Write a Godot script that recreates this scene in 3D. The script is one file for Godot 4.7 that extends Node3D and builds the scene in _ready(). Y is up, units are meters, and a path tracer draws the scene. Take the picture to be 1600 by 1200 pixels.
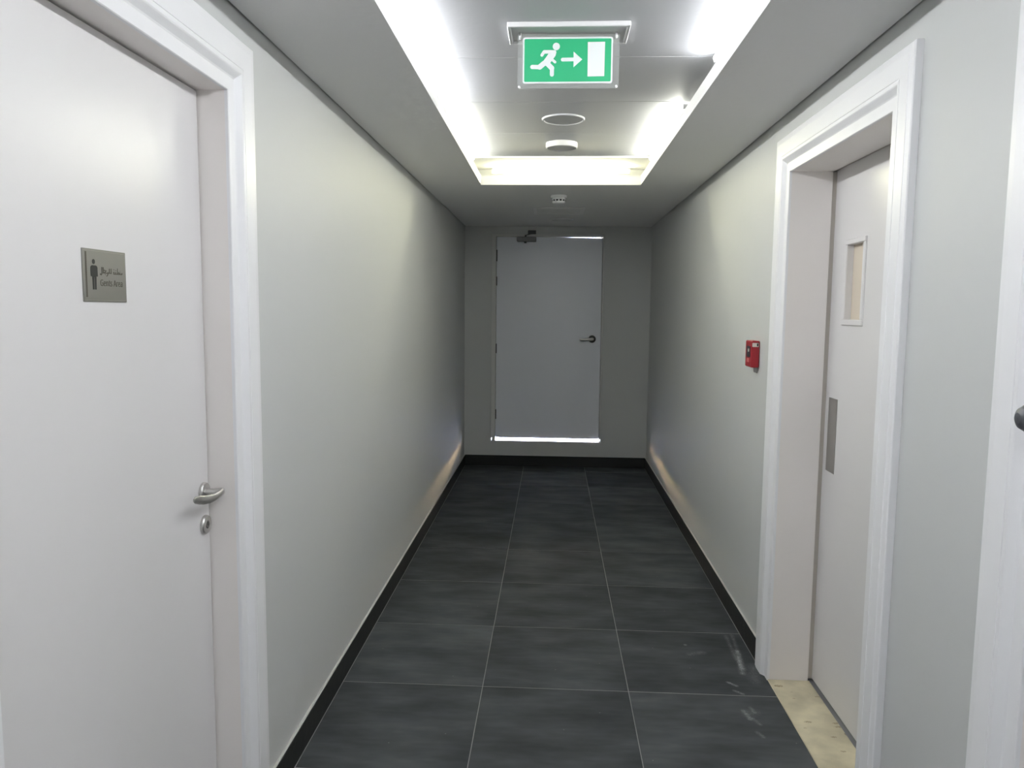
extends Node3D
# A service corridor: white doors left and right, coved ceiling, raised fire door at the far end.
# Metres, y up, the corridor runs along -z.

const XL := -0.864      # left wall face
const XR := 0.937       # right wall face
const ZE := -7.418      # end wall face
const ZB := 2.6         # wall behind the camera
const HC := 2.347       # soffit
const HU := 2.467       # raised ceiling
const LIP_L := -0.473   # ceiling recess opening
const LIP_R := 0.545
const LIP_E := -4.96
const LIP_T := 2.403

var used := {}
var M := {}

# ---------------------------------------------------------------- naming
func numbered(n: String) -> String:
	if not used.has(n):
		used[n] = 0
		return n
	used[n] += 1
	return "%s_%03d" % [n, used[n]]

func thing(called: String, label: String, category: String, at := Vector3.ZERO, group := "") -> Node3D:
	var o := Node3D.new()
	o.name = numbered(called)
	add_child(o)
	o.position = at
	o.set_meta("label", label)
	o.set_meta("category", category)
	if group:
		o.set_meta("group", group)
	return o

func struct(called: String, label: String, category: String) -> Node3D:
	var o := Node3D.new()
	o.name = called
	add_child(o)
	o.set_meta("kind", "structure")
	o.set_meta("label", label)
	o.set_meta("category", category)
	return o

func obj(called: String, st: SurfaceTool, m: Material, parent: Node3D, label := "") -> MeshInstance3D:
	var o := MeshInstance3D.new()
	o.name = called
	o.mesh = st.commit()
	o.material_override = m
	parent.add_child(o, true)
	if label:
		o.set_meta("label", label)
	return o

# ---------------------------------------------------------------- mesh helpers
func mb() -> SurfaceTool:
	var st := SurfaceTool.new()
	st.begin(Mesh.PRIMITIVE_TRIANGLES)
	return st

func tri(st: SurfaceTool, a: Vector3, b: Vector3, c: Vector3, out: Vector3) -> void:
	var n := (b - a).cross(c - a)
	if n.length_squared() < 1e-16:
		return
	n = n.normalized()
	var p := [a, b, c]
	if n.dot(out) > 0.0:
		p = [a, c, b]
	else:
		n = -n
	for v in p:
		st.set_normal(n)
		st.set_uv(Vector2(v.x, v.z))
		st.add_vertex(v)

func quad(st: SurfaceTool, a: Vector3, b: Vector3, c: Vector3, d: Vector3, out: Vector3) -> void:
	tri(st, a, b, c, out)
	tri(st, a, c, d, out)

func box(st: SurfaceTool, lo: Vector3, hi: Vector3, b := 0.0) -> void:
	var c := (lo + hi) / 2.0
	var h := (hi - lo) / 2.0
	b = minf(b, minf(h.x, minf(h.y, h.z)) * 0.98)
	var ax := [Vector3.RIGHT, Vector3.UP, Vector3.BACK]
	var hs := [h.x, h.y, h.z]
	for i in 3:
		var j := (i + 1) % 3
		var k := (i + 2) % 3
		for s in [-1.0, 1.0]:
			var p: Array[Vector3] = []
			for t in [[-1.0, -1.0], [1.0, -1.0], [1.0, 1.0], [-1.0, 1.0]]:
				p.append(c + ax[i] * hs[i] * s + ax[j] * (hs[j] - b) * t[0] + ax[k] * (hs[k] - b) * t[1])
			quad(st, p[0], p[1], p[2], p[3], ax[i] * s)
		if b > 0.0:
			for sj in [-1.0, 1.0]:
				for sk in [-1.0, 1.0]:
					var e1: Vector3 = c + ax[j] * hs[j] * sj + ax[k] * (hs[k] - b) * sk
					var e2: Vector3 = c + ax[j] * (hs[j] - b) * sj + ax[k] * hs[k] * sk
					var w: Vector3 = ax[i] * (hs[i] - b)
					quad(st, e1 - w, e1 + w, e2 + w, e2 - w, ax[j] * sj + ax[k] * sk)
	if b > 0.0:
		for sx in [-1.0, 1.0]:
			for sy in [-1.0, 1.0]:
				for sz in [-1.0, 1.0]:
					var g := Vector3(sx, sy, sz)
					tri(st, c + g * Vector3(h.x, h.y - b, h.z - b), c + g * Vector3(h.x - b, h.y, h.z - b), c + g * Vector3(h.x - b, h.y - b, h.z), g)

# flat print or plate: polygon in (right, up) axes, extruded along n
func slab(st: SurfaceTool, poly: PackedVector2Array, o: Vector3, ex: Vector3, ey: Vector3, n: Vector3, t: float) -> void:
	var idx := Geometry2D.triangulate_polygon(poly)
	var P := func(v: Vector2, d: float) -> Vector3: return o + ex * v.x + ey * v.y + n * d
	for i in range(0, idx.size(), 3):
		tri(st, P.call(poly[idx[i]], t), P.call(poly[idx[i + 1]], t), P.call(poly[idx[i + 2]], t), n)
	var mid := Vector2.ZERO
	for v in poly:
		mid += v / poly.size()
	for i in poly.size():
		var a := poly[i]
		var b := poly[(i + 1) % poly.size()]
		var side := (b - a).orthogonal()
		if side.dot((a + b) / 2.0 - mid) < 0.0:
			side = -side
		quad(st, P.call(a, 0.0), P.call(b, 0.0), P.call(b, t), P.call(a, t), ex * side.x + ey * side.y)

func rrect(x0: float, y0: float, x1: float, y1: float, r: float, seg := 5) -> PackedVector2Array:
	var p := PackedVector2Array()
	for q in [[x1 - r, y1 - r, 0.0], [x0 + r, y1 - r, 90.0], [x0 + r, y0 + r, 180.0], [x1 - r, y0 + r, 270.0]]:
		for i in seg + 1:
			var a := deg_to_rad(q[2] + 90.0 * i / seg)
			p.append(Vector2(q[0] + r * cos(a), q[1] + r * sin(a)))
	return p

func disc(x: float, y: float, r: float, ry := 0.0, seg := 24) -> PackedVector2Array:
	var p := PackedVector2Array()
	for i in seg:
		p.append(Vector2(x + r * cos(TAU * i / seg), y + (ry if ry > 0.0 else r) * sin(TAU * i / seg)))
	return p

# a stroke with round ends
func stroke(a: Vector2, b: Vector2, w: float) -> PackedVector2Array:
	var p := PackedVector2Array()
	var d := (b - a).angle()
	for i in 9:
		var t := d - PI / 2 + PI * i / 8
		p.append(b + Vector2(cos(t), sin(t)) * w / 2)
	for i in 9:
		var t := d + PI / 2 + PI * i / 8
		p.append(a + Vector2(cos(t), sin(t)) * w / 2)
	return p

func lathe(st: SurfaceTool, prof: Array, o: Vector3, axis: Vector3, seg := 40, squash := Vector2.ONE) -> void:
	axis = axis.normalized()
	var u := axis.cross(Vector3.UP if absf(axis.y) < 0.9 else Vector3.RIGHT).normalized()
	var v := axis.cross(u)
	for k in prof.size() - 1:
		var a: Vector2 = prof[k]
		var b: Vector2 = prof[k + 1]
		var d := b - a
		var nn := Vector2(d.y, -d.x).normalized()   # (radial, along)
		for i in seg:
			var t0 := TAU * i / seg
			var t1 := TAU * (i + 1) / seg
			var e0 := u * cos(t0) * squash.x + v * sin(t0) * squash.y
			var e1 := u * cos(t1) * squash.x + v * sin(t1) * squash.y
			var p := [o + e0 * a.x + axis * a.y, o + e1 * a.x + axis * a.y, o + e1 * b.x + axis * b.y, o + e0 * b.x + axis * b.y]
			var n := [(e0 * nn.x + axis * nn.y).normalized(), (e1 * nn.x + axis * nn.y).normalized()]
			var ns := [n[0], n[1], n[1], n[0]]
			for f in [[0, 1, 2], [0, 2, 3]]:
				var x: Vector3 = (p[f[1]] - p[f[0]]).cross(p[f[2]] - p[f[0]])
				if x.length_squared() < 1e-18:
					continue
				var ord: Array = f if x.dot(n[0]) < 0.0 else [f[0], f[2], f[1]]
				for q in ord:
					st.set_normal(ns[q])
					st.set_uv(Vector2(p[q].x, p[q].z))
					st.add_vertex(p[q])

# ellipse swept along points; half[i] = (across, along up)
func sweep(st: SurfaceTool, pts: Array, half: Array, up: Vector3, seg := 20) -> void:
	var rings := []
	var norms := []
	for i in pts.size():
		var t: Vector3 = (pts[mini(i + 1, pts.size() - 1)] - pts[maxi(i - 1, 0)]).normalized()
		var s := t.cross(up).normalized()
		var w := s.cross(t)
		var r := []
		var nn := []
		for k in seg:
			var a := TAU * k / seg
			r.append(pts[i] + s * half[i].x * cos(a) + w * half[i].y * sin(a))
			nn.append((s * cos(a) / maxf(half[i].x, 1e-4) + w * sin(a) / maxf(half[i].y, 1e-4)).normalized())
		rings.append(r)
		norms.append(nn)
	for i in pts.size() - 1:
		for k in seg:
			var l := (k + 1) % seg
			var P := [rings[i][k], rings[i][l], rings[i + 1][l], rings[i + 1][k]]
			var N := [norms[i][k], norms[i][l], norms[i + 1][l], norms[i + 1][k]]
			for f in [[0, 1, 2], [0, 2, 3]]:
				var x: Vector3 = (P[f[1]] - P[f[0]]).cross(P[f[2]] - P[f[0]])
				if x.length_squared() < 1e-18:
					continue
				var ord: Array = f if x.dot(N[0]) < 0.0 else [f[0], f[2], f[1]]
				for q in ord:
					st.set_normal(N[q])
					st.set_uv(Vector2.ZERO)
					st.add_vertex(P[q])
	for e in [0, pts.size() - 1]:
		var out: Vector3 = (pts[0] - pts[1]) if e == 0 else (pts[-1] - pts[-2])
		for k in seg:
			tri(st, pts[e], rings[e][k], rings[e][(k + 1) % seg], out)

# ---------------------------------------------------------------- materials
func mat(c: Color, rough: float, metal := 0.0, spec := 0.5) -> StandardMaterial3D:
	var m := StandardMaterial3D.new()
	m.albedo_color = c.linear_to_srgb()      # colours below are linear reflectances
	m.roughness = rough
	m.metallic = metal
	m.metallic_specular = spec
	return m

func noise_image(size: int, seed_: int, freq: float, octaves: int, lo: float, hi: float, stretch := Vector2.ONE) -> Image:
	var n := FastNoiseLite.new()
	n.seed = seed_
	n.frequency = freq
	n.fractal_octaves = octaves
	var im := Image.create_empty(size, size, false, Image.FORMAT_RGB8)
	for y in size:
		for x in size:
			# blended with its own shift, so that the picture repeats without a seam
			var wx := float(x) / size
			var wy := float(y) / size
			var a := n.get_noise_2d(x * stretch.x, y * stretch.y)
			var b := n.get_noise_2d((x - size) * stretch.x, y * stretch.y)
			var c := n.get_noise_2d(x * stretch.x, (y - size) * stretch.y)
			var d := n.get_noise_2d((x - size) * stretch.x, (y - size) * stretch.y)
			var v := lerpf(lerpf(a, b, wx), lerpf(c, d, wx), wy)
			v = clampf(lerpf(lo, hi, v * 0.9 + 0.5), 0.0, 1.0)
			im.set_pixel(x, y, Color(v, v, v))
	return im

func bump(m: StandardMaterial3D, freq: float, strength: float, per_metre: float, s: int) -> void:
	var im := noise_image(192, s, freq, 3, 0.0, 1.0)
	im.bump_map_to_normal_map(2.0)
	m.normal_enabled = true
	m.normal_texture = ImageTexture.create_from_image(im)
	m.normal_scale = strength
	m.uv1_triplanar = true
	m.uv1_world_triplanar = true
	m.uv1_scale = Vector3.ONE * per_metre

func make_materials() -> void:
	M.wall = mat(Color(0.60, 0.610, 0.602), 0.55)
	bump(M.wall, 0.03, 0.05, 1.3, 3)
	M.soffit = mat(Color(0.84, 0.84, 0.83), 0.8)
	bump(M.soffit, 0.05, 0.10, 2.0, 5)
	M.cove = mat(Color(0.88, 0.88, 0.87), 0.7)
	M.panel = mat(Color(0.55, 0.555, 0.565), 0.55)
	bump(M.panel, 0.08, 0.06, 2.0, 8)
	M.gloss = mat(Color(0.785, 0.77, 0.765), 0.3)          # lacquered doors and jambs
	bump(M.gloss, 0.02, 0.04, 1.1, 9)
	M.casing = mat(Color(0.90, 0.90, 0.91), 0.38)
	M.jamb = mat(Color(0.905, 0.865, 0.835), 0.4)
	M.grey_door = mat(Color(0.86, 0.885, 0.945), 0.4)
	M.grey_frame = mat(Color(0.68, 0.68, 0.665), 0.5)
	M.seal = mat(Color(0.10, 0.095, 0.09), 0.8)
	M.void = mat(Color(0.50, 0.465, 0.42), 0.9)
	M.grout = mat(Color(0.27, 0.27, 0.27), 0.9)
	M.skirting = mat(Color(0.028, 0.030, 0.030), 0.6, 0.0, 0.25)
	bump(M.skirting, 0.05, 0.1, 2.0, 13)
	M.caulk = mat(Color(0.66, 0.66, 0.63), 0.8)
	M.steel = mat(Color(0.58, 0.57, 0.55), 0.34, 0.95)
	M.brushed = mat(Color(0.30, 0.295, 0.28), 0.42, 0.9)
	M.brushed.anisotropy_enabled = false
	M.push_plate = mat(Color(0.40, 0.39, 0.37), 0.4, 0.9)
	M.dark_steel = mat(Color(0.09, 0.09, 0.09), 0.4, 0.6)
	M.closer = mat(Color(0.22, 0.22, 0.225), 0.5, 0.3)
	M.knob = mat(Color(0.09, 0.092, 0.102), 0.38, 0.2)
	M.ink = mat(Color(0.02, 0.022, 0.02), 0.6)
	M.ink_brown = mat(Color(0.085, 0.075, 0.06), 0.6)
	M.white_plastic = mat(Color(0.62, 0.62, 0.615), 0.4)
	M.grille = mat(Color(0.56, 0.56, 0.555), 0.6)
	M.red = mat(Color(0.34, 0.012, 0.022), 0.4)
	M.red_dark = mat(Color(0.02, 0.02, 0.03), 0.3)
	M.red_label = mat(Color(0.62, 0.16, 0.16), 0.5)
	M.sticker = mat(Color(0.68, 0.62, 0.55), 0.5)
	M.tag = mat(Color(0.28, 0.28, 0.26), 0.5)
	M.green = mat(Color(0.022, 0.36, 0.155), 0.35)
	M.sign_white = mat(Color(0.64, 0.665, 0.655), 0.4)
	M.acrylic = mat(Color(0.85, 0.92, 0.88), 0.02)
	M.acrylic.transparency = BaseMaterial3D.TRANSPARENCY_ALPHA
	M.acrylic.albedo_color.a = 0.14
	M.cream = mat(Color(0.72, 0.635, 0.52), 0.3)
	M.concrete = mat(Color(0.6, 0.55, 0.46), 0.9)
	M.yard_wall = mat(Color(0.32, 0.28, 0.22), 0.9)
	M.detector = mat(Color(0.88, 0.88, 0.87), 0.4)
	M.hinge = mat(Color(0.10, 0.10, 0.095), 0.5, 0.5)
	M.trim_bright = mat(Color(0.85, 0.85, 0.82), 0.4)
	# cream marble of the door sill
	M.marble = mat(Color(0.90, 0.815, 0.58), 0.4)
	var mi := noise_image(256, 31, 0.012, 5, 0.72, 1.0)
	var rng := RandomNumberGenerator.new()
	rng.seed = 5
	for i in 26:      # small brown pits and stains of the stone
		var c := Vector2i(rng.randi_range(6, 249), rng.randi_range(6, 249))
		var r := rng.randi_range(1, 4)
		for y in range(-r, r + 1):
			for x in range(-r * 2, r * 2 + 1):
				if Vector2(x / 2.0, y).length() <= r and rng.randf() < 0.75:
					var p := mi.get_pixel(c.x + clampi(x, -6, 6), c.y + y)
					mi.set_pixel(c.x + clampi(x, -6, 6), c.y + y, Color(p.r * 0.78, p.g * 0.74, p.b * 0.68))
	M.marble.albedo_texture = ImageTexture.create_from_image(mi)
	M.marble.uv1_triplanar = true
	M.marble.uv1_world_triplanar = true
	M.marble.uv1_scale = Vector3.ONE * 1.6
	# dark cement-look floor tiles: eight prints, each a soft cloudy grain running across the corridor
	for k in 8:
		M["tile_%d" % k] = tile_material(100 + k * 7, [])
	M.tile_scuffed = tile_material(171, [
		[0.848, -3.56, 0.838, -3.31, 5, 0.30], [0.878, -3.57, 0.85, -3.22, 5, 0.30], [0.862, -3.40, 0.834, -3.18, 7, 0.55], [0.853, -3.34, 0.838, -3.22, 4, 0.7],
		[0.753, -3.10, 0.782, -3.07, 4, 0.75], [0.764, -3.03, 0.792, -3.005, 4, 0.6], [0.70, -3.37, 0.64, -3.35, 9, 0.25], [0.896, -3.25, 0.87, -3.12, 14, 0.22], [0.636, -3.447, 0.637, -3.444, 4, 0.6]],
		Vector2(0.332, -3.5877))
	M.tile_dusty = tile_material(178, [
		[0.763, -2.87, 0.772, -2.81, 5, 0.6], [0.772, -2.81, 0.785, -2.815, 4, 0.5], [0.795, -2.896, 0.802, -2.86, 4, 0.45], [0.79, -2.80, 0.80, -2.775, 4, 0.4],
		[0.775, -2.72, 0.79, -2.69, 4, 0.45], [0.80, -2.86, 0.77, -2.84, 12, 0.2]],
		Vector2(0.332, -2.9877))

func tile_material(s: int, streaks: Array, corner := Vector2.ZERO) -> StandardMaterial3D:
	var n := FastNoiseLite.new()
	n.seed = s
	n.frequency = 0.011
	n.fractal_octaves = 4
	var g := FastNoiseLite.new()
	g.seed = s + 1
	g.frequency = 0.05
	g.fractal_octaves = 3
	var size := 200
	var im := Image.create_empty(size, size, false, Image.FORMAT_RGB8)
	for y in size:
		for x in size:
			var v := 0.5 + 0.62 * n.get_noise_2d(x * 0.5, y * 1.0) + 0.16 * g.get_noise_2d(x * 0.35, y * 1.6)
			v = lerpf(0.255, 0.375, clampf(v, 0.0, 1.0)) + ((s * 37) % 11 - 5) * 0.005
			im.set_pixel(x, y, Color(v * 0.96, v, v * 1.03))
	var rng := RandomNumberGenerator.new()
	rng.seed = s
	for i in 2:      # specks of plaster
		var c := Vector2i(rng.randi_range(4, size - 5), rng.randi_range(4, size - 5))
		im.set_pixel(c.x, c.y, Color(0.62, 0.62, 0.6))
	for q in streaks:
		var a := (Vector2(q[0], q[1]) - corner) / 0.5953 * size
		var b := (Vector2(q[2], q[3]) - corner) / 0.5953 * size
		var w: float = q[4] * 1.9
		for y in range(maxi(0, int(minf(a.y, b.y) - w)), mini(size, int(maxf(a.y, b.y) + w) + 1)):
			for x in range(maxi(0, int(minf(a.x, b.x) - w)), mini(size, int(maxf(a.x, b.x) + w) + 1)):
				var p := Vector2(x, y)
				var d := p.distance_to(Geometry2D.get_closest_point_to_segment(p, a, b)) / (w * 0.5)
				if d < 1.0:
					var k: float = q[5] * 1.05 * (1.0 - d) * (0.45 + 0.9 * absf(g.get_noise_2d(x * 5.0, y * 2.0)) * 2.0)
					im.set_pixel(x, y, im.get_pixel(x, y).lerp(Color(0.62, 0.63, 0.64), clampf(k, 0.0, 1.0)))
	var m := StandardMaterial3D.new()
	m.albedo_texture = ImageTexture.create_from_image(im)
	m.roughness = 0.7
	m.metallic_specular = 0.18
	return m

# ---------------------------------------------------------------- lights
func cove_tube(at: Vector3, length: float, along: Vector3, towards: Vector3, tint: Color, label: String, power := 1.0) -> void:
	var t := thing("fluorescent_tube", label, "ceiling light", at)
	var em := mat(Color(0.9, 0.9, 0.9), 0.4)
	em.emission_enabled = true
	em.emission = tint
	em.emission_energy_multiplier = 26.0 * power
	var h := along * length / 2.0
	var st := mb()
	lathe(st, [Vector2(0.0, 0.0), Vector2(0.008, 0.0), Vector2(0.008, length - 0.05), Vector2(0.0, length - 0.05)], -h + along * 0.025, along, 16)
	obj("tube", st, em, t, "glowing white glass tube")
	var back := Vector3(towards.x, 0, towards.z).normalized() * -1.0
	for s in [-1.0, 1.0]:
		st = mb()
		var c: Vector3 = along * s * (length / 2.0 - 0.017)
		box(st, c - Vector3(0.009, 0.011, 0.009) + back * 0.004, c + Vector3(0.009, 0.011, 0.009) + back * 0.012, 0.002)
		obj("lamp_holder", st, M.white_plastic, t)
	st = mb()
	var w := back.abs() * 0.010 + Vector3(0, 0.016, 0)
	box(st, back * 0.034 - along * length / 2.0 - w, back * 0.034 + along * length / 2.0 + w, 0.002)
	obj("batten", st, M.white_plastic, t)
	var l := AreaLight3D.new()
	l.name = "tube_light"
	l.area_size = Vector2(length - 0.05, 0.016)
	l.area_normalize_energy = true
	l.light_energy = LAMP_ENERGY * power * length / 1.2
	l.light_color = tint
	l.area_range = 14.0
	l.shadow_enabled = true
	t.add_child(l)
	var d := towards.normalized()
	l.position = d * 0.0095
	l.basis = Basis.looking_at(d, Vector3.UP)

const LAMP_ENERGY := 0.40
const EXPOSURE := 1.15

func _ready() -> void:
	var cam := Camera3D.new()
	cam.name = "camera"
	add_child(cam)
	cam.position = Vector3(0, 1.5555, 0)
	cam.rotation = Vector3(-0.099, 0.0528, 0.0096)
	cam.fov = rad_to_deg(2.0 * atan(600.0 / 1183.7))
	cam.near = 0.05
	cam.far = 200.0
	cam.current = true

	var we := WorldEnvironment.new()
	we.name = "world"
	var env := Environment.new()
	env.background_mode = Environment.BG_SKY
	var sky := Sky.new()
	var sm := ProceduralSkyMaterial.new()
	sm.sky_top_color = Color(0.35, 0.52, 0.80)
	sm.sky_horizon_color = Color(0.98, 0.85, 0.66)
	sm.ground_horizon_color = Color(0.98, 0.85, 0.66)
	sm.ground_bottom_color = Color(0.5, 0.47, 0.42)
	sm.sky_energy_multiplier = 8.5
	sm.ground_energy_multiplier = 8.5
	sky.sky_material = sm
	env.sky = sky
	env.tonemap_mode = Environment.TONE_MAPPER_LINEAR
	env.tonemap_exposure = EXPOSURE
	env.sdfgi_enabled = true
	env.ssao_enabled = true
	env.ssil_enabled = true
	we.environment = env
	add_child(we)

	var sun := DirectionalLight3D.new()      # daylight outside the far door; reaches the corridor only under that door
	sun.name = "sun"
	sun.light_energy = 40.0
	sun.light_color = Color(1.0, 0.93, 0.82)
	sun.light_angular_distance = 0.5
	sun.shadow_enabled = true
	add_child(sun)
	sun.look_at_from_position(Vector3(-8, 7.5, -10.1), Vector3(0, 0, -7.6), Vector3.UP)

	make_materials()
	lamps()
	shell()
	floor_tiles()
	ceiling()
	left_door()
	right_door()
	near_right_door()
	end_door()
	fixtures()

func lamps() -> void:
	var white := Color(0.975, 0.983, 1.0)
	var mild := Color(0.99, 0.99, 0.94)
	var warm := Color(1.0, 0.99, 0.84)
	var y := 2.447
	var rank := ["farthest", "second farthest", "third farthest", "fourth farthest", "fifth farthest", "sixth farthest"]
	var i := 0
	for z in [-4.05, -2.85, -1.65, -0.45, 0.75, 1.95]:
		cove_tube(Vector3(LIP_L - 0.017, y, z), 1.19, Vector3.BACK, Vector3(1, -0.25, 0), white if z > -4.0 else mild,
			"white fluorescent tube in the left cove of the ceiling recess, %s from the viewer" % rank[i] if i < 2 else "white fluorescent tube in the left cove overhead, %s of its row" % rank[i], [1.10, 1.05, 0.8, 0.8, 1.5, 1.6][i])
		i += 1
	cove_tube(Vector3(LIP_R + 0.017, y, -4.05), 1.19, Vector3.BACK, Vector3(-1, -0.25, 0), mild,
		"white fluorescent tube on the right of the ceiling recess, beyond the unlit gap", 1.12)
	cove_tube(Vector3(LIP_R + 0.017, y, -2.25), 1.19, Vector3.BACK, Vector3(-1, -0.25, 0), white,
		"white fluorescent tube on the right of the ceiling recess, just nearer than the unlit gap")
	i = 2
	for z in [-1.05, 0.15, 1.35]:
		cove_tube(Vector3(LIP_R + 0.017, y, z), 1.19, Vector3.BACK, Vector3(-1, -0.25, 0), white,
			"white fluorescent tube in the right cove overhead, %s of its row" % rank[i], [0.8, 1.3, 1.6][i - 2])
		i += 1
	cove_tube(Vector3(0.036, y, LIP_E - 0.05), 0.90, Vector3.RIGHT, Vector3(0, -0.25, 1), warm,
		"yellowish fluorescent tube running crosswise at the far end of the ceiling recess", 1.5)

# ---------------------------------------------------------------- setting
func wall_with_holes(st: SurfaceTool, x0: float, x1: float, z0: float, z1: float, top: float, holes: Array) -> void:
	# holes: [zlo, zhi, head], sorted from far to near
	var z := z0
	for h in holes:
		box(st, Vector3(x0, -0.2, z), Vector3(x1, top, h[0]))
		box(st, Vector3(x0, h[2], h[0]), Vector3(x1, top, h[1]))
		z = h[1]
	box(st, Vector3(x0, -0.2, z), Vector3(x1, top, z1))

func shell() -> void:
	var st := mb()
	wall_with_holes(st, XL - 0.22, XL, ZE - 0.2, ZB + 0.2, 2.78, [[-2.015, -1.075, 2.130]])
	box(st, Vector3(XL - 0.36, -0.2, -2.3), Vector3(XL - 0.22, 2.4, -0.8))
	var w := struct("wall_left", "pale grey-green painted corridor wall on the left with the gents door", "wall")
	obj("plaster", st, M.wall, w)
	st = mb()
	wall_with_holes(st, XR, XR + 0.25, ZE - 0.2, ZB + 0.2, 2.78, [[-3.155, -2.195, 2.122], [-1.49, -0.55, 2.122]])
	box(st, Vector3(XR + 0.25, -0.2, -3.4), Vector3(XR + 0.40, 2.4, -0.3))
	w = struct("wall_right", "pale grey-green painted corridor wall on the right with two doorways", "wall")
	obj("plaster", st, M.wall, w)
	st = mb()
	var ox0 := -0.598
	var ox1 := 0.487
	box(st, Vector3(XL, -0.2, ZE - 0.2), Vector3(ox0, 2.78, ZE))
	box(st, Vector3(ox1, -0.2, ZE - 0.2), Vector3(XR, 2.78, ZE))
	box(st, Vector3(ox0, 2.272, ZE - 0.2), Vector3(ox1, 2.78, ZE))
	box(st, Vector3(ox0, -0.2, ZE - 0.2), Vector3(ox1, 0.250, ZE))
	w = struct("wall_end", "dim end wall around the raised grey door", "wall")
	obj("plaster", st, M.wall, w)
	st = mb()
	box(st, Vector3(XL - 0.2, -0.2, ZB), Vector3(XR + 0.2, 2.78, ZB + 0.2))
	w = struct("wall_back", "corridor wall behind the viewer", "wall")
	obj("plaster", st, M.wall, w)

	# skirting: dark tile strips with a light caulk line on top
	for s in [["baseboard_left", XL, 1.0, [[ZE, -2.105], [-0.985, ZB]], "left"], ["baseboard_right", XR, -1.0, [[ZE, -3.275], [-2.062, -1.62], [-0.40, ZB]], "right"]]:
		var b := struct(s[0], "dark grey tile skirting along the foot of the %s wall" % s[4], "baseboard")
		var dx: float = s[1] + s[2] * 0.0115
		for r in s[3]:
			st = mb()
			box(st, Vector3(minf(s[1], dx), 0.0, r[0]), Vector3(maxf(s[1], dx), 0.098, r[1]), 0.001)
			obj("skirting", st, M.skirting, b)
			st = mb()
			var cx: float = s[1] + s[2] * 0.009
			box(st, Vector3(minf(s[1], cx), 0.098, r[0]), Vector3(maxf(s[1], cx), 0.104, r[1]), 0.0015)
			obj("caulk_line", st, M.caulk, b)
			st = mb()
			var gx: float = s[1] + s[2] * 0.0135
			box(st, Vector3(minf(dx, gx), -0.003, r[0]), Vector3(maxf(dx, gx), 0.0012, r[1]))
			obj("grout_line", st, M.grout, b)
	st = mb()
	box(st, Vector3(XL + 0.012, 0.0, ZE), Vector3(XR - 0.012, 0.104, ZE + 0.0115), 0.001)
	var e := struct("baseboard_end", "dark grey tile skirting below the raised grey door", "baseboard")
	obj("skirting", st, M.skirting, e)

func floor_tiles() -> void:
	var f := struct("floor", "dark charcoal cement-look square floor tiles with thin grey joints", "floor")
	var st := mb()
	box(st, Vector3(XL - 0.4, -0.2, ZE - 0.3), Vector3(XR + 0.42, -0.0018, ZB + 0.2))
	obj("grout_bed", st, M.grout, f)
	var cols := [XL + 0.0135, -0.2677, 0.3323, XR]
	var rng := RandomNumberGenerator.new()
	rng.seed = 77
	var g := 0.0017
	for r in 18:
		var z1 := -2.9877 + 0.6 * (9 - r)       # near edge of the row
		var z0 := z1 - 0.6
		if z0 > ZB or z1 < ZE:
			continue
		z1 = minf(z1, ZB)
		z0 = maxf(z0, ZE + 0.012)
		for c in 3:
			var x0: float = cols[c] + (g if c > 0 else 0.0)
			var x1: float = cols[c + 1] - (g if c < 2 else 0.0)
			var lift := rng.randf_range(-0.0004, 0.0004)
			st = mb()
			tile(st, x0, x1, z0 + g * 1.7, z1 - g * 1.7, lift, Vector2(cols[c] if c > 0 else -0.8677, -2.9877 + 0.6 * (9 - r) - 0.6))
			var m: Material = M["tile_%d" % rng.randi_range(0, 7)]
			if c == 2 and r == 9:
				m = M.tile_scuffed
			if c == 2 and r == 8:
				m = M.tile_dusty
			obj("tile", st, m, f)

func tile(st: SurfaceTool, x0: float, x1: float, z0: float, z1: float, y: float, corner: Vector2) -> void:
	var b := 0.0012
	var top := [Vector3(x0 + b, y, z0 + b), Vector3(x1 - b, y, z0 + b), Vector3(x1 - b, y, z1 - b), Vector3(x0 + b, y, z1 - b)]
	var rim := [Vector3(x0, y - b, z0), Vector3(x1, y - b, z0), Vector3(x1, y - b, z1), Vector3(x0, y - b, z1)]
	var fs := [[top[0], top[1], top[2], top[3], Vector3.UP]]
	for i in 4:
		var j := (i + 1) % 4
		var o: Vector3 = (rim[i] + rim[j]) / 2.0 - Vector3((x0 + x1) / 2, y, (z0 + z1) / 2)
		fs.append([top[i], top[j], rim[j], rim[i], Vector3.UP + o])
		fs.append([rim[i], rim[j], rim[j] + Vector3.DOWN * 0.008, rim[i] + Vector3.DOWN * 0.008, o])
	for q in fs:
		for f in [[0, 1, 2], [0, 2, 3]]:
			var a: Vector3 = q[f[0]]
			var bb: Vector3 = q[f[1]]
			var c: Vector3 = q[f[2]]
			var n := (bb - a).cross(c - a).normalized()
			var p := [a, bb, c]
			if n.dot(q[4]) > 0.0:
				p = [a, c, bb]
			else:
				n = -n
			for v in p:
				st.set_normal(n)
				st.set_uv(Vector2(v.x - corner.x, v.z - corner.y) / 0.6)
				st.add_vertex(v)

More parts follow.
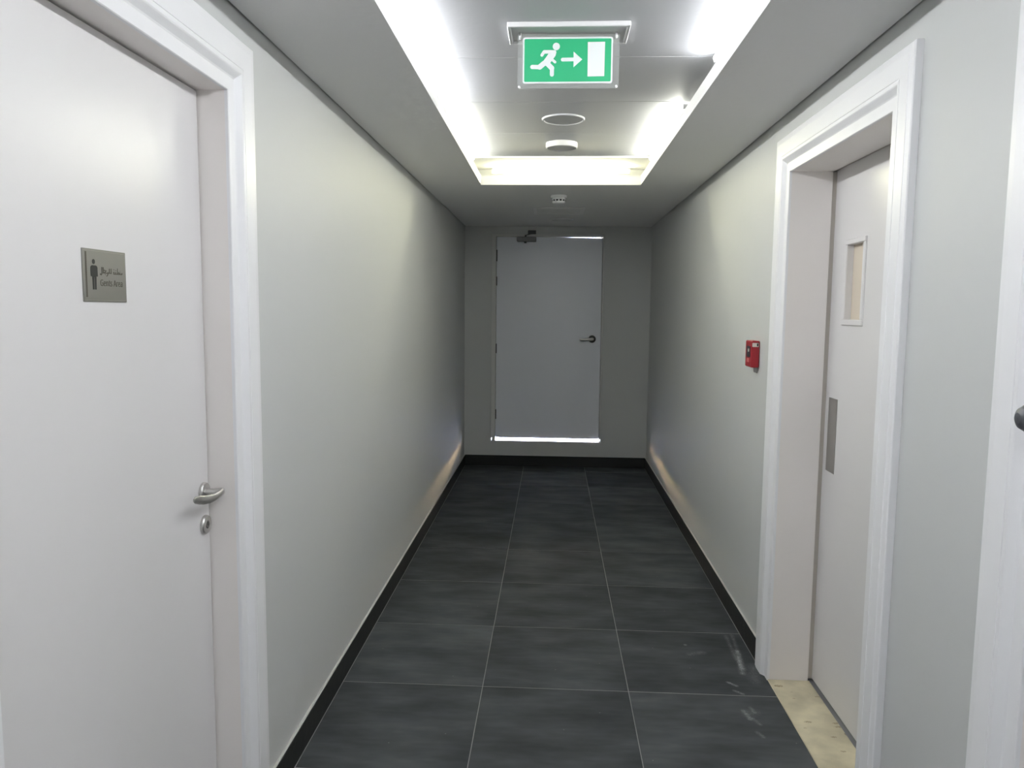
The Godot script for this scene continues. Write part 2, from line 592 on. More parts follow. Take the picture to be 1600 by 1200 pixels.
func ceiling() -> void:
	var c := struct("ceiling", "grey painted dropped ceiling around a raised lit recess", "ceiling")
	var gap := 0.009
	var zn := 2.55
	var st := mb()
	box(st, Vector3(XL + gap, HC, ZE + 0.004), Vector3(LIP_L, LIP_T, ZB))
	box(st, Vector3(LIP_R, HC, ZE + 0.004), Vector3(XR - gap, LIP_T, ZB))
	box(st, Vector3(LIP_L, HC, ZE + 0.004), Vector3(LIP_R, LIP_T, LIP_E))
	box(st, Vector3(LIP_L, HC, zn), Vector3(LIP_R, LIP_T, ZB))
	obj("soffit", st, M.soffit, c)
	# the cove behind the lip: sides and the strip of plasterboard above the tubes
	st = mb()
	var cx0 := LIP_L - 0.13
	var cx1 := LIP_R + 0.13
	var cz := LIP_E - 0.14
	box(st, Vector3(cx0 - 0.02, LIP_T, cz - 0.02), Vector3(cx0, HU + 0.03, zn + 0.04))
	box(st, Vector3(cx1, LIP_T, cz - 0.02), Vector3(cx1 + 0.02, HU + 0.03, zn + 0.04))
	box(st, Vector3(cx0, LIP_T, cz - 0.02), Vector3(cx1, HU + 0.03, cz))
	box(st, Vector3(cx0, LIP_T, zn + 0.02), Vector3(cx1, HU + 0.03, zn + 0.04))
	box(st, Vector3(cx0, HU, cz), Vector3(cx1, HU + 0.03, -4.672))
	obj("cove", st, M.cove, c)
	st = mb()
	box(st, Vector3(XL - 0.2, 2.76, ZE - 0.2), Vector3(XR + 0.2, 2.96, ZB + 0.2))
	obj("roof_slab", st, M.soffit, c)
	st = mb()
	box(st, Vector3(cx0, HU - 0.009, -4.672), Vector3(cx1, HU + 0.02, -4.655), 0.002)
	obj("edge_trim", st, M.trim_bright, c, "bright white edge trim at the far end of the raised panels")
	st = mb()
	box(st, Vector3(cx0, HU + 0.012, -4.66), Vector3(cx1, HU + 0.03, zn + 0.02))
	obj("panel_backing", st, M.seal, c)
	var z := -4.654
	while z < zn + 0.1:
		var z1 := minf(z + 0.597, zn + 0.02)
		st = mb()
		box(st, Vector3(cx0, HU, z + 0.002), Vector3(cx1, HU + 0.02, z1 - 0.002), 0.001)
		obj("ceiling_panel", st, M.panel, c)
		z += 0.597

# moulded door casing round an opening in a side wall. s = +1: the wall faces +x (left wall)
func casing(st: SurfaceTool, xw: float, s: float, zf: float, zn: float, head: float) -> void:
	var prof := [Vector2(0.0, -0.0015), Vector2(0.0, 0.007), Vector2(0.002, 0.009), Vector2(0.036, 0.009), Vector2(0.040, 0.011), Vector2(0.054, 0.0225), Vector2(0.057, 0.024),
		Vector2(0.0655, 0.024), Vector2(0.0665, 0.0225), Vector2(0.0690, 0.0225), Vector2(0.0700, 0.024), Vector2(0.1200, 0.0250), Vector2(0.1210, 0.0238), Vector2(0.1230, 0.0238), Vector2(0.1240, 0.0235),
		Vector2(0.1420, 0.0220), Vector2(0.1450, 0.019), Vector2(0.1450, 0.0)]
	var P := func(w: float, p: float) -> Array:
		var x := xw + s * p
		return [Vector3(x, -0.001, zf - w), Vector3(x, head + w, zf - w), Vector3(x, head + w, zn + w), Vector3(x, -0.001, zn + w)]
	for i in prof.size() - 1:
		var a: Vector2 = prof[i]
		var b: Vector2 = prof[i + 1]
		var pa: Array = P.call(a.x, a.y)
		var pb: Array = P.call(b.x, b.y)
		var d := b - a
		for k in 3:
			# outward: away from the wall, tilted by the profile; "wide" is the direction in which w grows
			var wide: Vector3 = [Vector3(0, 0, -1), Vector3(0, 1, 0), Vector3(0, 0, 1)][k]
			var out := Vector3(s, 0, 0) * d.x - wide * d.y
			quad(st, pa[k], pa[k + 1], pb[k + 1], pb[k], out)

func jamb_lining(d: Node3D, xa: float, xb: float, zf: float, zn: float, head: float, t := 0.015) -> void:
	var x0 := minf(xa, xb)
	var x1 := maxf(xa, xb)
	var st := mb()
	box(st, Vector3(x0, 0.0, zf - t), Vector3(x1, head + t, zf))
	obj("jamb", st, M.jamb, d)
	st = mb()
	box(st, Vector3(x0, 0.0, zn), Vector3(x1, head + t, zn + t))
	obj("jamb", st, M.jamb, d)
	st = mb()
	box(st, Vector3(x0, head, zf), Vector3(x1, head + t, zn))
	obj("jamb_head", st, M.jamb, d)

func left_door() -> void:
	var d := struct("door_1", "white lacquered flush door on the left with a gents sign", "door")
	var zf := -2.0
	var zn := -1.09
	var hd := 2.117
	var st := mb()
	casing(st, XL, 1.0, zf, zn, hd)
	obj("casing", st, M.casing, d, "moulded white door casing")
	jamb_lining(d, XL - 0.0014, XL - 0.13, zf, zn, hd)
	var xf := -0.938
	st = mb()
	box(st, Vector3(xf - 0.042, 0.006, zf + 0.0035), Vector3(xf, hd - 0.0035, zn - 0.0035), 0.0015)
	var leaf := obj("leaf", st, M.gloss, d, "smooth white door leaf")
	for q in [[Vector3(xf - 0.055, 0.0, zf - 0.004), Vector3(xf - 0.045, hd + 0.004, zf + 0.02)], [Vector3(xf - 0.055, 0.0, zn - 0.02), Vector3(xf - 0.045, hd + 0.004, zn + 0.004)], [Vector3(xf - 0.055, hd - 0.02, zf + 0.02), Vector3(xf - 0.045, hd + 0.004, zn - 0.02)]]:
		st = mb()
		box(st, q[0], q[1])
		obj("door_stop", st, M.seal, d)
	# satin steel lever on a round rose
	var hc := Vector3(xf, 1.055, -1.963)
	st = mb()
	lathe(st, [Vector2(0.026, 0.0), Vector2(0.026, 0.006), Vector2(0.0235, 0.0095), Vector2(0.012, 0.0098), Vector2(0.0, 0.0098)], hc, Vector3.RIGHT)
	obj("handle_rose", st, M.steel, leaf)
	st = mb()
	sweep(st, [hc + Vector3(0.009, 0, 0), hc + Vector3(0.03, 0, 0), hc + Vector3(0.047, 0.001, -0.002), hc + Vector3(0.055, 0.003, 0.002)], [Vector2(0.0095, 0.0095), Vector2(0.009, 0.009), Vector2(0.0095, 0.0095), Vector2(0.007, 0.008)], Vector3.UP)
	var pts := [hc + Vector3(0.050, 0.003, -0.010), hc + Vector3(0.052, 0.003, 0.0), hc + Vector3(0.053, 0.000, 0.018), hc + Vector3(0.050, -0.004, 0.036), hc + Vector3(0.045, -0.005, 0.056),
		hc + Vector3(0.040, -0.002, 0.078), hc + Vector3(0.037, 0.003, 0.100), hc + Vector3(0.036, 0.007, 0.118), hc + Vector3(0.036, 0.0085, 0.127)]
	sweep(st, pts, [Vector2(0.004, 0.006), Vector2(0.007, 0.0095), Vector2(0.0065, 0.0095), Vector2(0.006, 0.0105), Vector2(0.0055, 0.0115), Vector2(0.005, 0.012), Vector2(0.0045, 0.0115), Vector2(0.004, 0.009), Vector2(0.002, 0.004)], Vector3.UP)
	obj("lever_handle", st, M.steel, leaf, "satin steel wavy lever handle")
	var kc := Vector3(xf, 0.964, -1.965)
	st = mb()
	lathe(st, [Vector2(0.026, 0.0), Vector2(0.026, 0.006), Vector2(0.0235, 0.0095), Vector2(0.011, 0.0098), Vector2(0.0105, 0.006), Vector2(0.0, 0.006)], kc, Vector3.RIGHT)
	obj("key_escutcheon", st, M.steel, leaf)
	st = mb()
	slab(st, disc(0, 0.003, 0.0085), kc + Vector3(0.006, 0, 0), Vector3(0, 0, -1), Vector3.UP, Vector3.RIGHT, 0.004)
	obj("lock_cylinder", st, M.brushed, leaf)
	st = mb()
	slab(st, rrect(-0.0018, -0.0035, 0.0018, 0.0085, 0.001), kc + Vector3(0.0098, 0, 0), Vector3(0, 0, -1), Vector3.UP, Vector3.RIGHT, 0.0006)
	slab(st, rrect(-0.0045, -0.0125, 0.0045, -0.0045, 0.002), kc + Vector3(0.0061, 0, 0), Vector3(0, 0, -1), Vector3.UP, Vector3.RIGHT, 0.0006)
	obj("keyhole", st, M.ink, leaf)
	gents_sign(xf)

func gents_sign(xf: float) -> void:
	var o := Vector3(xf, 1.5615, -1.475)
	var t := thing("restroom_sign", "small square brushed steel gents sign fixed to the left white door", "sign", o)
	var ex := Vector3(0, 0, -0.001)
	var ey := Vector3(0, 0.001, 0)
	var n := Vector3(1, 0, 0)
	var st := mb()
	slab(st, rrect(0, 0, 153, 107, 1.0), Vector3.ZERO, ex, ey, n, 0.002)
	obj("plate", st, M.brushed, t)
	st = mb()
	for q in [[3, 3, 150, 3.8], [3, 103.2, 150, 104], [3, 3, 3.8, 104], [149.2, 3, 150, 104]]:
		slab(st, PackedVector2Array([Vector2(q[0], q[1]), Vector2(q[2], q[1]), Vector2(q[2], q[3]), Vector2(q[0], q[3])]), n * 0.002, ex, ey, n, 0.0002)
	obj("border_line", st, M.push_plate, t)
	st = mb()
	slab(st, PackedVector2Array([Vector2(8.5, 9.4), Vector2(13.2, 9.4), Vector2(13.8, 100.8), Vector2(9.0, 100.8)]), n * 0.002, ex, ey, n, 0.0003)
	obj("stripe", st, M.ink_brown, t)
	st = mb()
	slab(st, disc(37.0, 81.6, 4.6, 5.0), n * 0.002, ex, ey, n, 0.0004)
	slab(st, PackedVector2Array([Vector2(26.0, 70.0), Vector2(28.0, 72.8), Vector2(31.5, 74.0), Vector2(44.0, 74.0), Vector2(47.5, 72.6), Vector2(49.3, 70.0), Vector2(49.3, 51.6), Vector2(44.6, 51.6),
		Vector2(44.6, 49.5), Vector2(43.6, 25.0), Vector2(38.8, 25.0), Vector2(38.4, 50.0), Vector2(37.0, 50.0), Vector2(36.6, 25.0), Vector2(31.6, 25.0), Vector2(30.8, 51.6), Vector2(26.0, 51.6)]), n * 0.002, ex, ey, n, 0.0004)
	obj("man_figure", st, M.ink, t)
	# the Arabic line, pen stroke by pen stroke
	st = mb()
	var S := [[138, 59.6, 107, 59.2, 2.0], [131, 59.5, 131, 63.4, 1.6], [121.5, 60, 121.5, 71, 1.7], [121.5, 60.5, 126, 63.6, 1.5], [126, 63.6, 128, 60.4, 1.5],
		[98, 60.0, 98, 69.6, 1.8], [98, 60.3, 85.5, 60.3, 1.9], [91.5, 60.3, 91.5, 69.2, 1.8], [86, 61.5, 85.2, 57, 1.7], [85.2, 57, 81.5, 54, 1.6],
		[83, 60, 71.5, 60, 1.9], [72.5, 66, 79.5, 64.8, 1.7], [79.5, 64.8, 73.5, 60.4, 1.7], [69.5, 60, 69.5, 71, 1.8], [64.8, 71.2, 64.8, 59, 1.8], [64.8, 59, 61.5, 55.8, 1.7], [61.5, 55.8, 58.2, 57.6, 1.7]]
	var lift := 0.0003
	for q in S:
		lift += 0.00003
		slab(st, stroke(Vector2(q[0], q[1]), Vector2(q[2], q[3]), q[4]), n * 0.002, ex, ey, n, lift)
	for q in [[138, 61.2, 1.9], [115, 62.0, 2.1], [108, 62.2, 2.2], [131, 66.6, 0.8], [113.8, 67.2, 0.8], [116.2, 67.2, 0.8], [106.6, 68.4, 0.8], [109.2, 68.4, 0.8], [76.5, 57.0, 0.9]]:
		slab(st, disc(q[0], q[1], q[2], 0.0, 12), n * 0.002, ex, ey, n, 0.00025)
	obj("arabic_lettering", st, M.ink_brown, t)
	var f := SystemFont.new()
	f.font_names = PackedStringArray(["Droid Sans"])
	var tm := TextMesh.new()
	tm.font = f
	tm.text = "Gents Area"
	tm.font_size = 64
	tm.pixel_size = 0.001
	tm.depth = 0.02
	tm.curve_step = 1.0
	var bb := tm.get_aabb()
	var l := MeshInstance3D.new()
	l.name = "lettering"
	l.mesh = tm
	l.material_override = M.ink_brown
	t.add_child(l)
	var sx := 0.080 / bb.size.x
	var sy := 0.0135 / bb.size.y
	l.basis = Basis(Vector3(0, 0, -1) * sx, Vector3(0, 1, 0) * sy, Vector3(1, 0, 0) * 0.02)
	l.position = Vector3(0.0022, 0.0395 - (bb.position.y + bb.size.y / 2) * sy, -0.098 + (bb.position.x + bb.size.x / 2) * sx)

func right_door() -> void:
	var d := struct("door_2", "white flush door on the right with a narrow vision slot", "door")
	var zf := -3.125
	var zn := -2.21
	var hd := 2.107
	var st := mb()
	casing(st, XR, -1.0, zf, zn, hd)
	obj("casing", st, M.casing, d, "moulded white door casing")
	jamb_lining(d, XR + 0.0014, 1.098, zf, zn, hd)
	st = mb()
	box(st, Vector3(XR - 0.006, -0.002, zf), Vector3(1.104, 0.004, zn), 0.0015)
	obj("threshold", st, M.marble, d, "cream marble door sill")
	# the leaf stands behind the lining and laps over it; its slot for the vision panel is open
	var xf := 1.116
	var ly0 := 0.014
	var ly1 := 2.118
	var lz0 := -3.146
	var lz1 := -2.20
	var vy0 := 1.527
	var vy1 := 1.808
	var vz0 := -2.972
	var vz1 := -2.822
	st = mb()
	var xb := xf + 0.045
	box(st, Vector3(xf, ly0, lz0), Vector3(xb, ly1, vz0))
	box(st, Vector3(xf, ly0, vz1), Vector3(xb, ly1, lz1))
	box(st, Vector3(xf, ly0, vz0), Vector3(xb, vy0, vz1))
	box(st, Vector3(xf, vy1, vz0), Vector3(xb, ly1, vz1))
	var leaf := obj("leaf", st, M.gloss, d, "smooth white door leaf")
	st = mb()
	box(st, Vector3(1.098, 0.012, lz0), Vector3(xf, hd, zf - 0.005))
	obj("door_seal", st, M.void, d, "brownish gap seal beside the leaf")
	st = mb()
	box(st, Vector3(1.098, hd + 0.005, lz0), Vector3(xf, ly1, lz1))
	obj("door_seal", st, M.void, d, "brownish gap seal above the leaf")
	st = mb()
	box(st, Vector3(xf - 0.007, vy0 - 0.022, vz0 - 0.024), Vector3(xf + 0.01, vy0, vz1 + 0.020), 0.003)
	box(st, Vector3(xf - 0.007, vy1, vz0 - 0.020), Vector3(xf + 0.01, vy1 + 0.020, vz1 + 0.020), 0.003)
	box(st, Vector3(xf - 0.007, vy0, vz0 - 0.020), Vector3(xf + 0.01, vy1, vz0), 0.003)
	box(st, Vector3(xf - 0.007, vy0, vz1), Vector3(xf + 0.01, vy1, vz1 + 0.020), 0.003)
	obj("vision_frame", st, M.gloss, leaf)
	st = mb()
	box(st, Vector3(xf + 0.020, vy0 - 0.003, vz0 - 0.003), Vector3(xf + 0.024, vy1 + 0.003, vz1 + 0.003))
	obj("vision_panel", st, M.cream, leaf, "narrow cream vision panel")
	st = mb()
	box(st, Vector3(xf - 0.0015, 0.917, -3.092), Vector3(xf, 1.214, -3.002), 0.0006)
	obj("push_plate", st, M.push_plate, leaf, "brushed steel push plate")

func near_right_door() -> void:
	var d := struct("door_3", "white door nearest on the right at the photo's edge, mostly out of view", "door")
	var zf := -1.475
	var zn := -0.565
	var hd := 2.107
	var st := mb()
	casing(st, XR, -1.0, zf, zn, hd)
	obj("casing", st, M.casing, d, "moulded white door casing")
	jamb_lining(d, XR + 0.0014, 1.09, zf, zn, hd)
	var xf := 0.957
	st = mb()
	box(st, Vector3(xf, 0.006, zf + 0.0035), Vector3(xf + 0.042, hd - 0.0035, zn - 0.0035), 0.0015)
	var leaf := obj("leaf", st, M.gloss, d)
	st = mb()
	var kc := Vector3(0.868, 1.367, -1.404)
	lathe(st, [Vector2(0.0, -0.028), Vector2(0.010, -0.0265), Vector2(0.019, -0.021), Vector2(0.0245, -0.012), Vector2(0.026, -0.002), Vector2(0.0245, 0.010), Vector2(0.018, 0.021), Vector2(0.011, 0.030), Vector2(0.010, 0.078), Vector2(0.024, 0.082), Vector2(0.026, 0.089)], kc, Vector3.RIGHT)
	obj("door_knob", st, M.knob, leaf, "dark grey rounded door knob")

func end_door() -> void:
	var d := struct("door_4", "grey flush door raised above the floor in the far end wall", "door")
	var st := mb()
	var zf := ZE + 0.012
	var zr := ZE - 0.095
	box(st, Vector3(-0.598, 0.282, zr), Vector3(-0.5575, 2.272, zf), 0.002)
	box(st, Vector3(-0.586, 0.250, zr), Vector3(-0.5575, 0.284, zf), 0.002)
	obj("frame_post", st, M.grey_frame, d)
	st = mb()
	box(st, Vector3(0.4715, 0.286, zr), Vector3(0.487, 2.272, zf), 0.002)
	box(st, Vector3(0.4715, 0.250, zr), Vector3(0.480, 0.288, zf), 0.002)
	obj("frame_post", st, M.grey_frame, d)
	st = mb()
	box(st, Vector3(-0.5575, 2.2495, ZE - 0.070), Vector3(0.4715, 2.272, zf), 0.002)
	obj("frame_head", st, M.grey_frame, d)
	for q in [[Vector3(-0.5575, 0.285, zr), Vector3(-0.540, 2.2495, ZE - 0.0702)], [Vector3(0.455, 0.285, zr), Vector3(0.4715, 2.2495, ZE - 0.0702)], [Vector3(-0.5575, 2.235, zr), Vector3(0.02, 2.272, ZE - 0.0702)]]:
		st = mb()
		box(st, q[0], q[1])
		obj("frame_stop", st, M.grey_frame, d)
	# the leaf, a touch lower at its top right corner: daylight shows there
	st = mb()
	var z0 := ZE - 0.070
	var z1 := ZE - 0.026
	var x0 := -0.5535
	var x1 := 0.4685
	var b := 0.279
	var f := [Vector3(x0, b, z1), Vector3(x1, b, z1), Vector3(x1, 2.2405, z1), Vector3(0.0, 2.2478, z1), Vector3(x0, 2.2478, z1)]
	var k := Vector3(0, 0, z0 - z1)
	for i in range(1, 4):
		tri(st, f[0], f[i], f[i + 1], Vector3.BACK)
		tri(st, f[0] + k, f[i] + k, f[i + 1] + k, Vector3.FORWARD)
	for i in 5:
		var a: Vector3 = f[i]
		var c: Vector3 = f[(i + 1) % 5]
		quad(st, a, c, c + k, a + k, (a + c) / 2.0 - Vector3(0, 1.2, z1))
	var leaf := obj("leaf", st, M.grey_door, d, "pale grey door leaf")
	for h in [[2.014, 2.125], [1.78, 1.867], [1.119, 1.213], [0.465, 0.561]]:
		st = mb()
		lathe(st, [Vector2(0.0, 0.0), Vector2(0.0075, 0.0), Vector2(0.0075, h[1] - h[0]), Vector2(0.0, h[1] - h[0])], Vector3(-0.5555, h[0], z1 + 0.003), Vector3.UP, 16)
		obj("hinge", st, M.hinge, leaf)
	var hc := Vector3(0.386, 1.268, z1)
	st = mb()
	lathe(st, [Vector2(0.036, 0.0), Vector2(0.036, 0.008), Vector2(0.030, 0.013), Vector2(0.016, 0.018), Vector2(0.013, 0.050), Vector2(0.0, 0.052)], hc, Vector3.BACK)
	obj("handle_rose", st, M.dark_steel, leaf)
	st = mb()
	sweep(st, [hc + Vector3(0.012, 0.0, 0.046), hc + Vector3(0.0, 0.0, 0.05), hc + Vector3(-0.03, -0.002, 0.053), hc + Vector3(-0.07, -0.004, 0.052), hc + Vector3(-0.10, -0.005, 0.048), hc + Vector3(-0.122, -0.006, 0.040)],
		[Vector2(0.006, 0.010), Vector2(0.011, 0.017), Vector2(0.010, 0.016), Vector2(0.008, 0.013), Vector2(0.007, 0.012), Vector2(0.004, 0.008)], Vector3.UP)
	obj("lever_handle", st, M.steel, leaf, "grey metal lever handle")
	var c := thing("door_closer", "small dark grey door closer on top of the far grey door", "door closer", Vector3(-0.2635, 2.20, z1))
	st = mb()
	box(st, Vector3(-0.0935, 0.002, 0.001), Vector3(0.0935, 0.046, 0.062), 0.005)
	obj("body", st, M.closer, c)
	st = mb()
	box(st, Vector3(0.012, 0.055, 0.018), Vector3(0.090, 0.110, 0.032), 0.003)
	obj("bracket", st, M.dark_steel, c)
	st = mb()
	sweep(st, [Vector3(-0.01, 0.046, 0.03), Vector3(-0.01, 0.066, 0.03)], [Vector2(0.011, 0.011), Vector2(0.011, 0.011)], Vector3.RIGHT)
	sweep(st, [Vector3(-0.014, 0.060, 0.03), Vector3(0.05, 0.078, 0.036)], [Vector2(0.009, 0.005), Vector2(0.009, 0.005)], Vector3.UP)
	obj("arm", st, M.dark_steel, c)
	st = mb()
	lathe(st, [Vector2(0.0, -0.014), Vector2(0.012, -0.012), Vector2(0.013, 0.0), Vector2(0.0, 0.004)], Vector3(-0.012, 0.0, 0.03), Vector3.UP, 20)
	obj("valve_cap", st, M.dark_steel, c)
	# the yard outside: sunlit paving and the shaded wall across it
	var g := struct("ground", "sunlit pale concrete yard outside the far door", "ground")
	st = mb()
	var A := Vector3(-14, 0.246, ZE - 0.2)
	var B := Vector3(-14, 0.246, ZE - 6.2)
	var E := Vector3(28, 0, 0)
	var D := Vector3(0, -0.9, 0)
	quad(st, A, A + E, B + E, B, Vector3.UP)
	quad(st, A + D, A + D + E, B + D + E, B + D, Vector3.DOWN)
	quad(st, A, A + E, A + E + D, A + D, Vector3.BACK)
	quad(st, B, B + E, B + E + D, B + D, Vector3.FORWARD)
	quad(st, A, B, B + D, A + D, Vector3.LEFT)
	quad(st, A + E, B + E, B + E + D, A + E + D, Vector3.RIGHT)
	obj("paving", st, M.concrete, g)
	g = struct("wall_yard", "raised shaded wall across the yard outside the far door", "wall")
	st = mb()
	box(st, Vector3(-14, 0.95, ZE - 6.5), Vector3(14, 6.0, ZE - 6.2))
	obj("masonry", st, M.yard_wall, g)

# ---------------------------------------------------------------- things on the ceiling and walls
func fixtures() -> void:
	exit_sign()
	# flush round speaker grille
	var t := thing("ceiling_speaker", "flush round grey ceiling speaker between two panel joints, behind the exit sign", "speaker", Vector3(0.037, HU, -3.762))
	var st := mb()
	lathe(st, [Vector2(0.0, -0.003), Vector2(0.092, -0.004)], Vector3.ZERO, Vector3.UP, 56)
	obj("grille", st, M.grille, t)
	st = mb()
	lathe(st, [Vector2(0.092, -0.003), Vector2(0.095, -0.008), Vector2(0.101, -0.008), Vector2(0.103, -0.005), Vector2(0.103, 0.0)], Vector3.ZERO, Vector3.UP, 56)
	obj("rim", st, M.panel, t)
	# round surface fitting
	t = thing("ceiling_downlight", "short white drum ceiling fitting with grey face just before the far bright strip", "ceiling light", Vector3(0.035, HU, -4.30))
	st = mb()
	lathe(st, [Vector2(0.076, -0.023), Vector2(0.078, -0.029), Vector2(0.083, -0.029), Vector2(0.087, -0.025), Vector2(0.087, 0.0)], Vector3.ZERO, Vector3.UP, 56)
	obj("rim", st, M.white_plastic, t)
	st = mb()
	lathe(st, [Vector2(0.0, -0.024), Vector2(0.077, -0.023)], Vector3.ZERO, Vector3.UP, 56)
	obj("face", st, M.grille, t, "unlit grey face")
	# smoke detector on the soffit
	t = thing("smoke_detector", "small white smoke detector on the soffit above the far grey door", "detector", Vector3(0.03, HC, -5.42))
	st = mb()
	lathe(st, [Vector2(0.056, 0.0), Vector2(0.056, -0.014), Vector2(0.053, -0.017), Vector2(0.0, -0.017)], Vector3.ZERO, Vector3.UP, 40)
	obj("base", st, M.detector, t)
	st = mb()
	lathe(st, [Vector2(0.045, -0.016), Vector2(0.047, -0.028), Vector2(0.044, -0.050), Vector2(0.034, -0.056), Vector2(0.0, -0.057)], Vector3.ZERO, Vector3.UP, 40)
	obj("head", st, M.detector, t)
	st = mb()
	for i in 12:
		var a := TAU * (i + 0.5) / 12
		var e := Vector3(cos(a), 0, sin(a))
		var s := Vector3(-sin(a), 0, cos(a)) * 0.0075
		quad(st, e * 0.0474 + s + Vector3.DOWN * 0.030, e * 0.0474 - s + Vector3.DOWN * 0.030, e * 0.0462 - s + Vector3.DOWN * 0.040, e * 0.0462 + s + Vector3.DOWN * 0.040, e)
	obj("sensor_slots", st, M.ink, t).set_meta("kind", "stuff")
	# slot air grille
	t = thing("air_vent", "flush square air vent in the dim soffit before the far door", "vent", Vector3(0.036, HC, -6.24))
	st = mb()
	var a := 0.205
	var w := 0.035
	box(st, Vector3(-a, -0.006, -a), Vector3(a, 0.004, -a + w), 0.002)
	box(st, Vector3(-a, -0.006, a - w), Vector3(a, 0.004, a), 0.002)
	box(st, Vector3(-a, -0.006, -a + w), Vector3(-a + w, 0.004, a - w), 0.002)
	box(st, Vector3(a - w, -0.006, -a + w), Vector3(a, 0.004, a - w), 0.002)
	obj("frame", st, M.detector, t)
	st = mb()
	box(st, Vector3(-a + w, -0.0005, -a + w), Vector3(a - w, 0.003, a - w))
	obj("backing", st, M.seal, t)
	for i in 5:
		st = mb()
		var z := -0.155 + 0.0625 * i
		box(st, Vector3(-a + w, -0.005, z), Vector3(a - w, -0.002, z + 0.052), 0.001)
		obj("slat", st, M.soffit, t)
	# second round disc, faint in the dark
	t = thing("ceiling_disc", "faint round disc flush in the darkest part of the soffit by the far wall", "ceiling disc", Vector3(0.07, HC, -6.85))
	st = mb()
	lathe(st, [Vector2(0.0, -0.004), Vector2(0.085, -0.004), Vector2(0.088, -0.007), Vector2(0.098, -0.007), Vector2(0.10, -0.004), Vector2(0.10, 0.0)], Vector3.ZERO, Vector3.UP, 40)
	obj("cover", st, M.soffit, t)
	# red manual call point
	t = thing("fire_call_point", "small red fire alarm call point on the right wall beside the door casing", "fire alarm", Vector3(XR, 1.30, -3.535))
	st = mb()
	box(st, Vector3(-0.036, 0.0, -0.056), Vector3(-0.0004, 0.121, 0.056), 0.004)
	obj("body", st, M.red, t)
	st = mb()
	slab(st, rrect(-0.030, 0.046, 0.030, 0.096, 0.004), Vector3(-0.036, 0, 0), Vector3(0, 0, 1), Vector3.UP, Vector3.LEFT, 0.0012)
	obj("break_window", st, M.red_dark, t, "dark break-glass window")
	st = mb()
	slab(st, rrect(-0.006, 0.070, 0.014, 0.084, 0.002), Vector3(-0.0372, 0, 0), Vector3(0, 0, 1), Vector3.UP, Vector3.LEFT, 0.0005)
	obj("indicator", st, M.sticker, t)
	st = mb()
	slab(st, rrect(-0.024, 0.022, 0.018, 0.040, 0.002), Vector3(-0.036, 0, 0), Vector3(0, 0, 1), Vector3.UP, Vector3.LEFT, 0.0008)
	obj("label_strip", st, M.red_label, t)
	st = mb()
	slab(st, rrect(0.006, 0.094, 0.0345, 0.112, 0.002), Vector3(0, 0, 0.056), Vector3(-1, 0, 0), Vector3.UP, Vector3.BACK, 0.0006)
	obj("sticker", st, M.sticker, t, "pale sticker")
	st = mb()
	slab(st, rrect(0.008, 0.097, 0.014, 0.110, 0.001), Vector3(0, 0, 0.0566), Vector3(-1, 0, 0), Vector3.UP, Vector3.BACK, 0.0004)
	obj("sticker_print", st, M.ink, t)
	st = mb()
	slab(st, PackedVector2Array([Vector2(0.002, 0.0), Vector2(0.022, 0.0), Vector2(0.021, -0.020), Vector2(0.006, -0.026)]), Vector3(0, 0, 0.04), Vector3(-1, 0, 0), Vector3.UP, Vector3.BACK, 0.008)
	obj("test_tab", st, M.tag, t, "grey tab under the box")

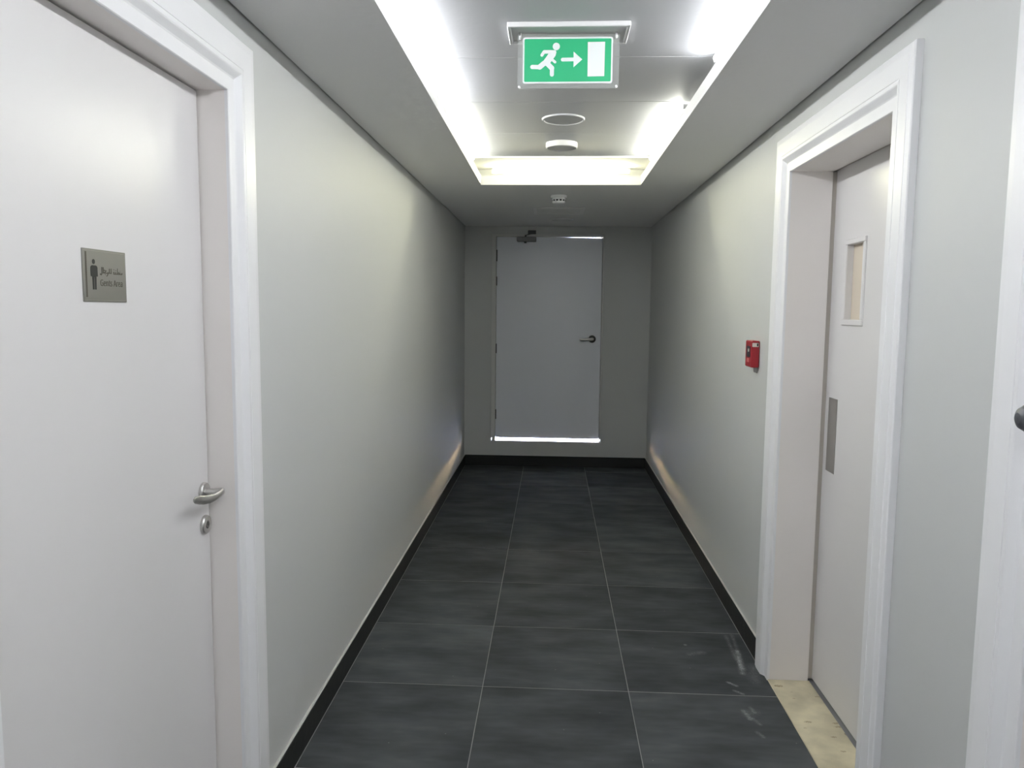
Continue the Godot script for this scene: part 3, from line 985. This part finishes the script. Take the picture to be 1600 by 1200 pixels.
func exit_sign() -> void:
	var t := thing("exit_sign", "green running-man exit sign hanging on clear acrylic from the ceiling panel", "exit sign", Vector3(0.037, HU, -2.60))
	var st := mb()
	var x := 0.197
	var z0 := -0.085
	var z1 := 0.085
	var w := 0.011
	var y := -0.016
	box(st, Vector3(-x, y, z1 - w), Vector3(x, 0.0, z1), 0.002)
	box(st, Vector3(-x, y, z0), Vector3(x, 0.0, z0 + w), 0.002)
	box(st, Vector3(-x, y, z0 + w), Vector3(-x + w, 0.0, z1 - w), 0.002)
	box(st, Vector3(x - w, y, z0 + w), Vector3(x, 0.0, z1 - w), 0.002)
	obj("housing", st, M.white_plastic, t, "white frame on the ceiling")
	st = mb()
	box(st, Vector3(-x + w, -0.006, z0 + w), Vector3(x - w, 0.0, z1 - w))
	obj("housing_plate", st, M.grille, t)
	st = mb()
	slab(st, rrect(-0.166, -0.184, 0.168, -0.010, 0.006), Vector3(0, 0, -0.0025), Vector3.RIGHT, Vector3.UP, Vector3.BACK, 0.005)
	obj("acrylic_panel", st, M.acrylic, t, "clear acrylic sheet")
	for s in [-1.0, 1.0]:
		st = mb()
		box(st, Vector3(s * 0.158 - 0.0035, -0.026, -0.006), Vector3(s * 0.158 + 0.0035, -0.006, 0.006), 0.002)
		obj("clip", st, M.white_plastic, t)
		st = mb()
		box(st, Vector3(s * 0.160 - 0.004, -0.183, -0.0035), Vector3(s * 0.160 + 0.004, -0.174, 0.0035), 0.002)
		obj("stud", st, M.white_plastic, t)
	# the print: everything in units of the sign's own height, origin at its lower left
	var W := 0.296
	var H := 0.147
	var o := Vector3(-0.149, -0.168, 0.0027)
	var n := Vector3.BACK
	st = mb()
	slab(st, rrect(0, 0, W, H, 0.008), o, Vector3.RIGHT, Vector3.UP, n, 0.0006)
	slab(st, rrect(0, 0, W, H, 0.008), o + Vector3(0, 0, -0.0062), Vector3.RIGHT, Vector3.UP, n, 0.0006)
	obj("border", st, M.sign_white, t, "white border of the sign face")
	st = mb()
	slab(st, rrect(0.0052, 0.0052, W - 0.0052, H - 0.0052, 0.004), o + n * 0.0006, Vector3.RIGHT, Vector3.UP, n, 0.0004)
	obj("green_face", st, M.green, t)
	var C := func(px: float, py: float) -> Vector2: return Vector2((px - 268.0) / 1020.0 * W, H - (py - 290.0) / 505.0 * H)
	var k := W / 1020.0
	var q := o + n * 0.001
	st = mb()
	var thick := [0.0003]
	var add := func(p: PackedVector2Array) -> void:
		thick[0] += 0.00004
		slab(st, p, q, Vector3.RIGHT, Vector3.UP, n, thick[0])
	var at := func(list: Array) -> PackedVector2Array:
		var p := PackedVector2Array()
		for v in list:
			p.append(C.call(v[0], v[1]))
		return p
	var cc: Vector2 = C.call(648, 392)
	add.call(disc(cc.x, cc.y, 41 * k))
	add.call(at.call([[588, 431], [640, 434], [650, 452], [641, 492], [566, 590], [520, 604], [482, 578], [545, 492], [560, 470], [588, 470]]))
	for s in [[512, 450, 590, 450, 38], [508, 452, 486, 485, 34], [590, 525, 636, 562, 30], [512, 575, 462, 615, 58], [462, 616, 378, 614, 46], [545, 575, 600, 628, 56], [602, 630, 602, 698, 46]]:
		add.call(stroke(C.call(s[0], s[1]), C.call(s[2], s[3]), s[4] * k))
	obj("running_figure", st, M.sign_white, t, "white running figure")
	st = mb()
	add = func(p: PackedVector2Array) -> void:
		thick[0] += 0.00004
		slab(st, p, q, Vector3.RIGHT, Vector3.UP, n, thick[0])
	add.call(stroke(C.call(722, 536), C.call(850, 534), 40 * k))
	add.call(at.call([[845, 450], [944, 535], [846, 620]]))
	obj("arrow", st, M.sign_white, t, "white arrow pointing right")
	st = mb()
	add = func(p: PackedVector2Array) -> void:
		thick[0] += 0.00004
		slab(st, p, q, Vector3.RIGHT, Vector3.UP, n, thick[0])
	add.call(at.call([[1004, 347], [1198, 345], [1196, 720], [1006, 722]]))
	obj("door_symbol", st, M.sign_white, t, "white doorway rectangle")
